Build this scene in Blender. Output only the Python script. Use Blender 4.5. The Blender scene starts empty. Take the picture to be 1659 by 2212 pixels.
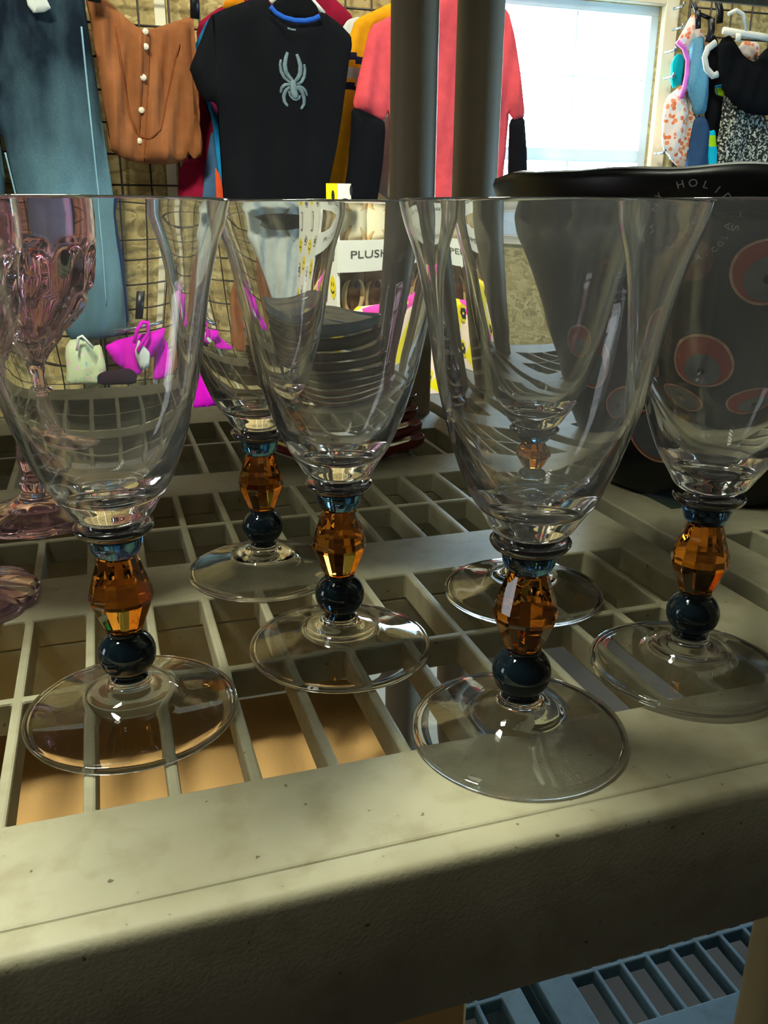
import bpy, bmesh, math, random
from mathutils import Vector, Matrix, noise
random.seed(7)
PI = math.pi
S = 0.2                       # one modelling unit = 0.2 m (eye height above the shelf top)
sc = bpy.context.scene
COL = sc.collection

# ------------------------------------------------------------------ camera
FPX = 1835.5
CF = Vector((0.29165748, 0.89715032, -0.33174873))
CR = Vector((0.95167904, -0.30702834, 0.00637148))
CU = Vector((0.09614008, 0.3175766, 0.94334627))
CP = Vector((0, 0, 1.0))
cd = bpy.data.cameras.new('camera')
cam = bpy.data.objects.new('camera', cd); COL.objects.link(cam)
cd.sensor_fit = 'HORIZONTAL'; cd.sensor_width = 36; cd.lens = 36 * FPX / 1659
cd.clip_start = 0.01; cd.clip_end = 60
m = Matrix((CR, CU, -CF)).transposed().to_4x4(); m.translation = CP * S
cam.matrix_world = m
sc.camera = cam

# ------------------------------------------------------------------ world, exposure, lamps
sc.view_settings.view_transform = 'Standard'
sc.view_settings.look = 'None'
sc.view_settings.gamma = 1
sc.view_settings.use_curve_mapping = False
sc.view_settings.exposure = 0.0
try:
    sc.cycles.max_bounces = 20; sc.cycles.transmission_bounces = 20
    sc.cycles.glossy_bounces = 6; sc.cycles.diffuse_bounces = 4
    sc.cycles.transparent_max_bounces = 16
    sc.cycles.caustics_reflective = True; sc.cycles.caustics_refractive = True
    sc.cycles.blur_glossy = 0.5; sc.cycles.sample_clamp_indirect = 6
except Exception:
    pass
w = bpy.data.worlds.new('world'); sc.world = w; w.use_nodes = True
w.node_tree.nodes['Background'].inputs[0].default_value = (1.0, 0.92, 0.80, 1)
w.node_tree.nodes['Background'].inputs[1].default_value = 0.032

def area(name, loc, target, sx, sy, power, col):
    l = bpy.data.lights.new(name, 'AREA'); l.shape = 'RECTANGLE'; l.size = sx * S; l.size_y = sy * S
    l.energy = power; l.color = col
    o = bpy.data.objects.new(name, l); COL.objects.link(o)
    o.location = Vector(loc) * S
    o.rotation_euler = (Vector(target) - Vector(loc)).to_track_quat('-Z', 'Y').to_euler()
    return o
# ceiling tubes over the aisle in front of the shelf
area('ceiling_lamp_front', (-2.6, 2.6, 9.0), (-1.6, 1.5, 0), 6.0, 1.1, 158, (0.98, 1.0, 0.82))
# added cool fill low on the right, tints the lower shelf blue
area('cool_fill_right', (15.0, 3.0, -1.35), (2.2, 2.4, -2.56), 3.0, 1.5, 50, (0.42, 0.74, 1.0))
# ceiling tubes between the shelf and the clothes wall
area('ceiling_lamp_back', (6.0, 10.0, 10.0), (6.5, 12.9, 4.6), 12.0, 1.0, 27.0, (1.0, 0.97, 0.86))
# added weak fill from the left, no known source there
area('fill_left', (-9.0, 4.2, 0.9), (0.5, 3.4, -0.6), 2.0, 3.0, 3.5, (0.9, 0.95, 1.0))

# ------------------------------------------------------------------ helpers
def at(x, y, Y):
    d = CF * FPX + CR * (x - 829.5) - CU * (y - 1106)
    return CP + d * (Y / d.y)

def atz(x, y, z):
    d = CF * FPX + CR * (x - 829.5) - CU * (y - 1106)
    return CP + d * ((z - 1) / d.z)

def tag(o, label, cat, group=None):
    o['label'] = label; o['category'] = cat
    if group: o['group'] = group
    return o

def thing(name, label, cat, loc=(0, 0, 0), rz=0, group=None):
    o = bpy.data.objects.new(name, None); COL.objects.link(o)
    o.empty_display_size = 0.02
    o.location = Vector(loc) * S; o.rotation_euler = (0, 0, rz)
    return tag(o, label, cat, group)

class MB:
    """collects verts/faces in modelling units"""
    def __init__(s): s.v = []; s.f = []; s.mi = []
    def add(s, vs, fs, mi=0):
        n = len(s.v); s.v += [tuple(p) for p in vs]
        for f in fs: s.f.append([i + n for i in f]); s.mi.append(mi)
        return s
    def box(s, a, b, mi=0):
        x0, y0, z0 = a; x1, y1, z1 = b
        return s.add([(x0, y0, z0), (x1, y0, z0), (x1, y1, z0), (x0, y1, z0), (x0, y0, z1), (x1, y0, z1), (x1, y1, z1), (x0, y1, z1)],
              [(0, 3, 2, 1), (4, 5, 6, 7), (0, 1, 5, 4), (1, 2, 6, 5), (2, 3, 7, 6), (3, 0, 4, 7)], mi)
    def lathe(s, prof, n=64, fr=None, closed=True):
        """closed profile loop around z; points with r=0 become poles"""
        rows = []
        for (r, z) in prof:
            if r < 1e-6: s.v.append((0, 0, z)); rows.append([len(s.v) - 1]); continue
            row = []
            for k in range(n):
                t = 2 * PI * k / n; rr = r if fr is None else fr(r, z, t)
                zz = z
                s.v.append((rr * math.cos(t), rr * math.sin(t), zz)); row.append(len(s.v) - 1)
            rows.append(row)
        m = len(rows)
        for i in range(m if closed else m - 1):
            a, b = rows[i], rows[(i + 1) % m]
            if len(a) == 1 and len(b) == 1: continue
            for k in range(n):
                k2 = (k + 1) % n
                if len(a) == 1: s.f.append([a[0], b[k], b[k2]])
                elif len(b) == 1: s.f.append([a[k], b[0], a[k2]])
                else: s.f.append([a[k], b[k], b[k2], a[k2]])
                s.mi.append(0)
        return s
    def tube(s, pts, r, n=8, mi=0, flat=1.0):
        pts = [Vector(p) for p in pts]; rings = []
        up = Vector((0, 1, 0))
        for i, p in enumerate(pts):
            d = (pts[min(i + 1, len(pts) - 1)] - pts[max(i - 1, 0)]).normalized()
            a = d.cross(up)
            if a.length < 1e-3: a = d.cross(Vector((1, 0, 0)))
            a.normalize(); b = a.cross(d).normalized()
            rr = r[i] if isinstance(r, (list, tuple)) else r
            ring = []
            for k in range(n):
                t = 2 * PI * k / n
                s.v.append(tuple(p + a * rr * math.cos(t) + b * rr * flat * math.sin(t))); ring.append(len(s.v) - 1)
            rings.append(ring)
        for i in range(len(rings) - 1):
            for k in range(n):
                k2 = (k + 1) % n
                s.f.append([rings[i][k], rings[i][k2], rings[i + 1][k2], rings[i + 1][k]]); s.mi.append(mi)
        s.f.append(rings[0][::-1]); s.mi.append(mi); s.f.append(rings[-1][:]); s.mi.append(mi)
        return s
    def mesh(s, name, mats, smooth=True, off=(0, 0, 0), recalc=True):
        me = bpy.data.meshes.new(name)
        o = Vector(off)
        me.from_pydata([tuple((Vector(p) - o) * S) for p in s.v], [], s.f)
        for mt in (mats if isinstance(mats, (list, tuple)) else [mats]): me.materials.append(mt)
        me.polygons.foreach_set('material_index', s.mi)
        if recalc:
            bm = bmesh.new(); bm.from_mesh(me); bmesh.ops.recalc_face_normals(bm, faces=bm.faces); bm.to_mesh(me); bm.free()
        if smooth:
            me.polygons.foreach_set('use_smooth', [True] * len(me.polygons))
        me.update()
        return me
    def build(s, name, mats, parent=None, smooth=True, local=True, bevel=0, sharp=None, recalc=True):
        off = (0, 0, 0)
        if parent is not None and not local: off = Vector(parent.location) / S
        me = s.mesh(name, mats, smooth, off, recalc)
        if sharp is not None:
            try: me.set_sharp_from_angle(angle=math.radians(sharp))
            except Exception: pass
        o = bpy.data.objects.new(name, me); COL.objects.link(o)
        if parent is not None: o.parent = parent
        if bevel:
            b = o.modifiers.new('bevel', 'BEVEL'); b.width = bevel * S; b.segments = 2; b.limit_method = 'ANGLE'; b.angle_limit = math.radians(40)
            b.harden_normals = False
        return o

def copy_tree(o, parent=None):
    c = o.copy(); COL.objects.link(c)
    c.parent = parent
    for ch in list(o.children): copy_tree(ch, c)
    return c

# ------------------------------------------------------------------ materials
def srgb(h):
    h = h.lstrip('#'); c = [int(h[i:i + 2], 16) / 255 for i in (0, 2, 4)]
    return tuple((x / 12.92 if x <= 0.04045 else ((x + 0.055) / 1.055) ** 2.4) for x in c) + (1,)

def base(name):
    mt = bpy.data.materials.new(name); mt.use_nodes = True
    nt = mt.node_tree; b = nt.nodes['Principled BSDF']
    return mt, nt, b

def nd(nt, typ, **kw):
    n = nt.nodes.new(typ)
    for k, v in kw.items(): setattr(n, k, v)
    return n

def coords(nt, scale=(1, 1, 1)):
    tc = nd(nt, 'ShaderNodeTexCoord'); mp = nd(nt, 'ShaderNodeMapping'); mp.inputs['Scale'].default_value = scale
    nt.links.new(tc.outputs['Object'], mp.inputs['Vector']); return mp.outputs['Vector']

def ramp(nt, fac, stops, interp='LINEAR'):
    r = nd(nt, 'ShaderNodeValToRGB'); r.color_ramp.interpolation = interp
    els = r.color_ramp.elements
    while len(els) < len(stops): els.new(0.5)
    for e, (p, c) in zip(els, stops): e.position = p; e.color = c
    nt.links.new(fac, r.inputs['Fac']); return r.outputs['Color']

def plain(name, col, rough=0.6, var=0.12, nscale=60, bump=0.0, bscale=400, metal=0, sheen=0, stretch=(1, 1, 1)):
    mt, nt, b = base(name); c = srgb(col)
    v = coords(nt, stretch)
    n = nd(nt, 'ShaderNodeTexNoise'); n.inputs['Scale'].default_value = nscale; n.inputs['Detail'].default_value = 5
    nt.links.new(v, n.inputs['Vector'])
    lo = tuple(x * (1 - var) for x in c[:3]) + (1,); hi = tuple(min(1, x * (1 + var)) for x in c[:3]) + (1,)
    nt.links.new(ramp(nt, n.outputs['Fac'], [(0.3, lo), (0.7, hi)]), b.inputs['Base Color'])
    b.inputs['Roughness'].default_value = rough; b.inputs['Metallic'].default_value = metal
    if sheen: b.inputs['Sheen Weight'].default_value = sheen
    if bump:
        n2 = nd(nt, 'ShaderNodeTexNoise'); n2.inputs['Scale'].default_value = bscale; nt.links.new(v, n2.inputs['Vector'])
        bp = nd(nt, 'ShaderNodeBump'); bp.inputs['Strength'].default_value = bump; bp.inputs['Distance'].default_value = 0.002
        nt.links.new(n2.outputs['Fac'], bp.inputs['Height']); nt.links.new(bp.outputs['Normal'], b.inputs['Normal'])
    return mt

def glass(name, col, rough=0.0, ior=1.5, trans=1.0, coat=0.0, film=0):
    mt, nt, b = base(name)
    b.inputs['Base Color'].default_value = col; b.inputs['Roughness'].default_value = rough
    b.inputs['IOR'].default_value = ior; b.inputs['Transmission Weight'].default_value = trans
    if film:
        b.inputs['Thin Film Thickness'].default_value = film; b.inputs['Thin Film IOR'].default_value = 1.9
    return mt

M = {}
M['clear'] = glass('clear_glass', (0.985, 0.99, 0.985, 1))
def dusty(mt, fac, col=(.75, .78, .80, 1)):
    nt = mt.node_tree; b = nt.nodes['Principled BSDF']; out = nt.nodes['Material Output']
    df = nd(nt, 'ShaderNodeBsdfDiffuse'); df.inputs[0].default_value = col
    nz = nd(nt, 'ShaderNodeTexNoise'); nz.inputs['Scale'].default_value = 22; nz.inputs['Detail'].default_value = 6; nt.links.new(coords(nt, (1, 1, .5)), nz.inputs['Vector'])
    mp = nd(nt, 'ShaderNodeMapRange'); mp.inputs[1].default_value = .3; mp.inputs[2].default_value = .7; mp.inputs[3].default_value = fac * .4; mp.inputs[4].default_value = fac * 1.6
    nt.links.new(nz.outputs['Fac'], mp.inputs[0])
    mx = nd(nt, 'ShaderNodeMixShader'); nt.links.new(mp.outputs[0], mx.inputs[0]); nt.links.new(b.outputs[0], mx.inputs[1]); nt.links.new(df.outputs[0], mx.inputs[2]); nt.links.new(mx.outputs[0], out.inputs[0])
M['bowlglass'] = glass('dusty_clear_glass', (0.985, 0.99, 0.985, 1)); dusty(M['bowlglass'], .018)
M['amber'] = glass('amber_glass', (0.93, 0.31, 0.028, 1))
M['blue'] = glass('blue_glass', (0.07, 0.22, 0.42, 1))
M['navy'] = glass('midnight_glass', (0.008, 0.022, 0.035, 1), trans=0.6)
M['disc'] = glass('dark_iridescent_glass', (0.02, 0.022, 0.03, 1), trans=0.4)
M['disc'].node_tree.nodes['Principled BSDF'].inputs['Coat Weight'].default_value = 1.0
M['disc'].node_tree.nodes['Principled BSDF'].inputs['Coat IOR'].default_value = 1.9

M['pink'] = glass('pink_pressed_glass', (0.92, 0.64, 0.77, 1)); dusty(M['pink'], .03, (.8, .55, .65, 1))

# aged beige shelf resin: stains, dust and small specks
def resin(name='beige_resin', hexes=('#807b62', '#928e75', '#a09d85')):
    mt, nt, b = base(name); v = coords(nt)
    n1 = nd(nt, 'ShaderNodeTexNoise'); n1.inputs['Scale'].default_value = 9; n1.inputs['Detail'].default_value = 6; n1.inputs['Distortion'].default_value = 0.8
    n2 = nd(nt, 'ShaderNodeTexNoise'); n2.inputs['Scale'].default_value = 60; n2.inputs['Detail'].default_value = 8
    n3 = nd(nt, 'ShaderNodeTexNoise'); n3.inputs['Scale'].default_value = 240; n3.inputs['Detail'].default_value = 2
    for n in (n1, n2, n3): nt.links.new(v, n.inputs['Vector'])
    c1 = ramp(nt, n1.outputs['Fac'], [(0.3, srgb(hexes[0])), (0.5, srgb(hexes[1])), (0.72, srgb(hexes[2]))])
    c2 = ramp(nt, n2.outputs['Fac'], [(0.3, (0.78, 0.74, 0.66, 1)), (0.5, (1, 1, 1, 1))])
    c3 = ramp(nt, n3.outputs['Fac'], [(0.0, (0.2, 0.17, 0.13, 1)), (0.24, (0.35, 0.3, 0.24, 1)), (0.28, (1, 1, 1, 1))])
    mx = nd(nt, 'ShaderNodeMix', data_type='RGBA', blend_type='MULTIPLY'); mx.inputs[0].default_value = 0.8
    nt.links.new(c1, mx.inputs[6]); nt.links.new(c2, mx.inputs[7])
    m2 = nd(nt, 'ShaderNodeMix', data_type='RGBA', blend_type='MULTIPLY'); m2.inputs[0].default_value = 1
    nt.links.new(mx.outputs[2], m2.inputs[6]); nt.links.new(c3, m2.inputs[7])
    nt.links.new(m2.outputs[2], b.inputs['Base Color'])
    b.inputs['Roughness'].default_value = 0.6; b.inputs['Specular IOR Level'].default_value = .35
    bp = nd(nt, 'ShaderNodeBump'); bp.inputs['Strength'].default_value = 0.12; bp.inputs['Distance'].default_value = 0.001
    n4 = nd(nt, 'ShaderNodeTexNoise'); n4.inputs['Scale'].default_value = 700; nt.links.new(v, n4.inputs['Vector'])
    nt.links.new(n4.outputs['Fac'], bp.inputs['Height']); nt.links.new(bp.outputs['Normal'], b.inputs['Normal'])
    return mt
M['resin'] = resin()
M['daylight_resin'] = resin('daylight_blue_resin', ('#4a6170', '#55707f', '#637f8d'))  # blue daylight on the lower shelf put into its resin colour
M['post'] = plain('post_resin', '#ab9b84', 0.5, 0.08, 14, bump=0.1)

def voro_cloth(name, cols, scale=60, rough=0.85, basecol=None, thresh=0.35):
    """printed cloth: coloured blots on a ground colour"""
    mt, nt, b = base(name); v = coords(nt)
    vo = nd(nt, 'ShaderNodeTexVoronoi'); vo.inputs['Scale'].default_value = scale; nt.links.new(v, vo.inputs['Vector'])
    sep = nd(nt, 'ShaderNodeSeparateColor'); nt.links.new(vo.outputs['Color'], sep.inputs['Color'])
    k = len(cols)
    c = ramp(nt, sep.outputs[0], [(i / k, srgb(x)) for i, x in enumerate(cols)], 'CONSTANT')
    if basecol:
        f = ramp(nt, vo.outputs['Distance'], [(thresh, (1, 1, 1, 1)), (thresh + 0.05, (0, 0, 0, 1))])
        mx = nd(nt, 'ShaderNodeMix', data_type='RGBA'); nt.links.new(f, mx.inputs[0])
        mx.inputs[6].default_value = srgb(basecol); nt.links.new(c, mx.inputs[7]); c = mx.outputs[2]
    nt.links.new(c, b.inputs['Base Color']); b.inputs['Roughness'].default_value = rough
    return mt

# ------------------------------------------------------------------ the room
def struct(name, mb, mat, smooth=False, bevel=0, parent=None):
    o = mb.build(name, mat, parent, smooth=smooth, bevel=bevel)
    if parent is None: o['kind'] = 'structure'
    return o
WY = 12.9
def osb():
    mt, nt, b = base('flake_board'); v = coords(nt, (1, 1, 1.7))
    vo = nd(nt, 'ShaderNodeTexVoronoi'); vo.inputs['Scale'].default_value = 34; vo.inputs['Randomness'].default_value = 1
    n = nd(nt, 'ShaderNodeTexNoise'); n.inputs['Scale'].default_value = 14; n.inputs['Detail'].default_value = 4
    nt.links.new(v, n.inputs['Vector'])
    ad = nd(nt, 'ShaderNodeMix', data_type='RGBA', blend_type='ADD'); ad.inputs[0].default_value = 0.22
    nt.links.new(v, ad.inputs[6]); nt.links.new(n.outputs['Color'], ad.inputs[7]); nt.links.new(ad.outputs[2], vo.inputs['Vector'])
    sep = nd(nt, 'ShaderNodeSeparateColor'); nt.links.new(vo.outputs['Color'], sep.inputs['Color'])
    nt.links.new(ramp(nt, sep.outputs[0], [(0, srgb('#8f7a45')), (0.4, srgb('#b39d62')), (0.75, srgb('#c9b67c')), (1, srgb('#a08a50'))]), b.inputs['Base Color'])
    b.inputs['Roughness'].default_value = 0.7
    return mt
M['osb'] = osb()
M['cream'] = plain('cream_paint', '#ece5c6', 0.5, 0.05, 10)
mt = bpy.data.materials.new('white_vinyl'); mt.use_nodes = True; nt = mt.node_tree; nt.nodes.clear()
o_ = nd(nt, 'ShaderNodeOutputMaterial'); df = nd(nt, 'ShaderNodeBsdfDiffuse'); tl = nd(nt, 'ShaderNodeBsdfTranslucent'); ms = nd(nt, 'ShaderNodeMixShader')
nz = nd(nt, 'ShaderNodeTexNoise'); nz.inputs['Scale'].default_value = 12; nt.links.new(coords(nt), nz.inputs['Vector'])
nt.links.new(ramp(nt, nz.outputs['Fac'], [(.3, srgb('#dde6e8')), (.7, srgb('#e8eeee'))]), df.inputs[0]); tl.inputs[0].default_value = srgb('#d4e2e6'); ms.inputs[0].default_value = .3
nt.links.new(df.outputs[0], ms.inputs[1]); nt.links.new(tl.outputs[0], ms.inputs[2]); nt.links.new(ms.outputs[0], o_.inputs[0])
M['whitepaint'] = mt
M['concrete'] = plain('concrete_floor', '#3d3a36', 0.7, 0.2, 5)
# window opening in the back wall
wx0, wx1 = 5.6, 8.64
wz0, wz1 = 0.55, 4.03
mb = MB()
mb.box((-9, WY, -5.1), (wx0, WY + 0.5, 12)); mb.box((wx1, WY, -5.1), (18, WY + 0.5, 12))
mb.box((wx0, WY, -5.1), (wx1, WY + 0.5, wz0)); mb.box((wx0, WY, wz1), (wx1, WY + 0.5, 12))
struct('wall_back', mb, M['osb'])
struct('floor', MB().box((-14, -8, -5.4), (18, 13.4, -5.1)), M['concrete'])
# window: wide cream casing, vinyl sashes with muntins, glass panes
mb = MB()
cw = 0.24
mb.box((wx1, WY - 0.12, wz0 - cw), (wx1 + cw, WY, wz1 + cw)); mb.box((wx0 - cw, WY - 0.12, wz0 - cw), (wx0, WY, wz1 + cw))
mb.box((wx0, WY - 0.12, wz1), (wx1, WY, wz1 + cw)); mb.box((wx0, WY - 0.12, wz0 - cw), (wx1, WY, wz0))
win = struct('window_1', mb, M['cream'], bevel=0.015)
mb = MB()
a = 0.13; y0, y1 = WY + 0.05, WY + 0.3
zm = 1.88
for (p, q) in [((wx0, y0, wz0 + a), (wx0 + a, y1, wz1 - a)), ((wx1 - a, y0, wz0 + a), (wx1, y1, wz1 - a)), ((wx0, y0, wz1 - a), (wx1, y1, wz1)), ((wx0, y0, wz0), (wx1, y1, wz0 + a)),
               ((wx0 + a, y0, zm - .08), (wx1 - a, y1, zm + .10))]: mb.box(p, q)
struct('sash', mb, M['whitepaint'], parent=win, bevel=0.01)
mb = MB(); xm = 7.28
for xx in (xm,): mb.box((xx - .012, y0 + .1, wz0), (xx + .012, y1 - .05, wz1))
for zz in (3.02,): mb.box((wx0 + a, y0 + .1, zz - .012), (xm - .013, y1 - .05, zz + .012)); mb.box((xm + .013, y0 + .1, zz - .012), (wx1 - a, y1 - .05, zz + .012))
struct('muntin', mb, M['whitepaint'], parent=win)
mt = bpy.data.materials.new('window_glass'); mt.use_nodes = True; nt = mt.node_tree; nt.nodes.clear()
o_ = nd(nt, 'ShaderNodeOutputMaterial'); tr = nd(nt, 'ShaderNodeBsdfTransparent'); gl = nd(nt, 'ShaderNodeBsdfGlossy'); fr = nd(nt, 'ShaderNodeFresnel')
gl.inputs['Roughness'].default_value = 0.02
mxs = nd(nt, 'ShaderNodeMixShader'); nt.links.new(fr.outputs[0], mxs.inputs[0]); nt.links.new(tr.outputs[0], mxs.inputs[1]); nt.links.new(gl.outputs[0], mxs.inputs[2]); nt.links.new(mxs.outputs[0], o_.inputs[0])
M['pane'] = mt
struct('glass_pane', MB().box((wx0 + .05, WY + .16, wz0 + .05), (wx1 - .05, WY + .18, wz1 - .05)), M['pane'], parent=win)
# overcast sky outside the window
mt = bpy.data.materials.new('overcast_sky'); mt.use_nodes = True; nt = mt.node_tree; nt.nodes.clear()
o_ = nd(nt, 'ShaderNodeOutputMaterial'); em = nd(nt, 'ShaderNodeEmission'); em.inputs[0].default_value = (0.58, 0.82, 1.0, 1); em.inputs[1].default_value = 62
nt.links.new(em.outputs[0], o_.inputs[0]); mt.cycles.emission_sampling = 'FRONT'
sky = MB().add([(3.2, WY + 1.6, -1.5), (11.8, WY + 1.6, -1.5), (11.8, WY + 1.6, 7), (3.2, WY + 1.6, 7)], [(0, 1, 2, 3)]).build('sky', mt, smooth=False, recalc=False)
sky['kind'] = 'structure'
# cream battens between the boards
tn = 1
for px, py in ((357, 200), (575, 0)):
    p = at(px, py, WY)
    o = MB().box((p.x - .07, WY - .06, -5), (p.x + .07, WY, 8)).build('trim_%d' % tn, M['cream'], smooth=False, bevel=.01); o['kind'] = 'structure'; tn += 1

# ------------------------------------------------------------------ shelving units
x0, sp = -0.2569, 0.14873
hb = 0.0115
def make_deck():
    xs = [-2.95]; hx = []
    bars = [x0 + i * sp for i in range(-17, 12)]
    xs = [-2.95]
    for i, bx in enumerate(bars):
        xs.append(bx - hb if i else bx + hb - .02)
        xs.append(bx + hb)
    # first bar belongs to the border
    xs = [-2.95, bars[0] + hb]
    for bx in bars[1:]: xs += [bx - hb, bx + hb]
    xs += [1.506, 1.62]
    hxs = [i % 2 == 1 for i in range(len(xs) - 1)]
    hxs[0] = False
    ys = [1.0986, 1.342, 1.757, 1.781, 2.165, 2.439, 2.750, 2.774, 3.099, 3.369, 3.826, 3.850, 4.261, 4.60]
    hys = [i % 2 == 1 for i in range(len(ys) - 1)]
    V = {}; mb = MB(); T = 0.08
    def vid(i, j, k):
        if (i, j, k) not in V: V[(i, j, k)] = len(mb.v); mb.v.append((xs[i], ys[j], 0 if k else -T))
        return V[(i, j, k)]
    nx, ny = len(xs) - 1, len(ys) - 1
    def solid(i, j):
        if i < 0 or j < 0 or i >= nx or j >= ny: return False
        if hxs[i] and hys[j]:
            if j in (1, ny - 2, ) and (i <= 1 or i >= nx - 2): return True      # post sockets
            return False
        return True
    for i in range(nx):
        for j in range(ny):
            if not solid(i, j): continue
            mb.f.append([vid(i, j, 1), vid(i + 1, j, 1), vid(i + 1, j + 1, 1), vid(i, j + 1, 1)]); mb.mi.append(0)
            mb.f.append([vid(i, j, 0), vid(i, j + 1, 0), vid(i + 1, j + 1, 0), vid(i + 1, j, 0)]); mb.mi.append(0)
            for (di, dj, a, b) in ((-1, 0, (i, j + 1), (i, j)), (1, 0, (i + 1, j), (i + 1, j + 1)), (0, -1, (i, j), (i + 1, j)), (0, 1, (i + 1, j + 1), (i, j + 1))):
                if not solid(i + di, j + dj):
                    mb.f.append([vid(*a, 0), vid(*b, 0), vid(*b, 1), vid(*a, 1)]); mb.mi.append(0)
    for (ya, yb) in ((1.325, 1.342), (2.165, 2.182), (2.422, 2.439), (3.099, 3.116), (3.352, 3.369), (4.261, 4.278)):
        mb.box((-2.90, ya + .0005, -.315), (1.60, yb - .0005, -.0795))
    mb.box((1.507, 1.343, -.315), (1.524, 4.26, -.0795)); mb.box((-2.81, 1.343, -.315), (-2.795, 4.26, -.0795))
    me = mb.mesh('deck', M['resin'], smooth=False)
    return me
def make_lip():
    mb = MB()
    prof = [(1.100, -0.002), (1.097, -0.006), (1.093, 0.001), (1.085, 0.004), (1.065, 0.005), (1.048, 0.004), (1.040, 0.001), (1.034, -0.008), (1.031, -0.022), (1.031, -0.31), (1.034, -0.325), (1.052, -0.325), (1.054, -0.30), (1.056, -0.12), (1.100, -0.10)]
    n = len(prof)
    for X in (-2.95, 1.62):
        for (y, z) in prof: mb.v.append((X, y, z))
    for k in range(n):
        k2 = (k + 1) % n; mb.f.append([k, k2, n + k2, n + k]); mb.mi.append(0)
    mb.f.append(list(range(n))[::-1]); mb.mi.append(0); mb.f.append([n + k for k in range(n)]); mb.mi.append(0)
    return mb.mesh('front_lip', M['resin'], smooth=True)
deck_me = make_deck(); lip_me = make_lip()

try: lip_me.set_sharp_from_angle(angle=math.radians(50))
except Exception: pass
mb = MB()
mb.box((-2.95, 4.6, -.325), (1.62, 4.625, 0.0)); mb.box((-2.95, 1.06, -.325), (-2.925, 4.6, -.1)); mb.box((1.595, 1.06, -.325), (1.62, 4.6, -.1))
rim_me = mb.mesh('side_rim', M['resin'], smooth=False)
mb = MB()
prof = [(0, 0), (.1125, 0), (.1125, 2.28), (0, 2.28)]
mb.lathe(prof, 40, closed=False)
postu_me = mb.mesh('post', M['post']);
mb = MB(); mb.lathe([(0, 0), (.1125, 0), (.1125, 2.24), (0, 2.24)], 40, closed=False); postl_me = mb.mesh('post', M['post'])
for me in (postu_me, postl_me):
    try: me.set_sharp_from_angle(angle=math.radians(40))
    except Exception: pass
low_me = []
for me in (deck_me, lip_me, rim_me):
    me2 = me.copy(); me2.materials[0] = M['daylight_resin']; low_me.append(me2)
def ob(name, me, parent, loc=(0, 0, 0)):
    o = bpy.data.objects.new(name, me); COL.objects.link(o); o.parent = parent; o.location = Vector(loc) * S; return o
def shelving(X, label):
    u = thing('shelving_unit', label, 'shelf', (X, 0, -5.1), group=None)
    for z in (-2.56, 0.0, 2.455):
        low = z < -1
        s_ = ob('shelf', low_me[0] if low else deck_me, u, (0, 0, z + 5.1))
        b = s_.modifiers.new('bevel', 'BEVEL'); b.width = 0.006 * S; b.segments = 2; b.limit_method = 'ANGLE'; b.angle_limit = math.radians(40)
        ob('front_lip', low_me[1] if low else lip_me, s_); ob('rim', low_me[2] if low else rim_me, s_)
    for px in (1.50, -2.83):
        for py in (1.205, 4.20):
            ob('post', postu_me, u, (px, py, 5.1 - .0 + .002)); ob('post', postl_me, u, (px - (.035 if py < 2 else 0), py, 5.1 - 2.56 + .002)); ob('post', postl_me, u, (px, py, 5.1 - 5.1 + .05))
    return u
unit_a = shelving(0, 'beige resin shelving unit with open grid shelves holding the stemware')
unit_b = shelving(4.66, 'beige resin shelving unit on the right, under the dark holiday tub')

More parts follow.
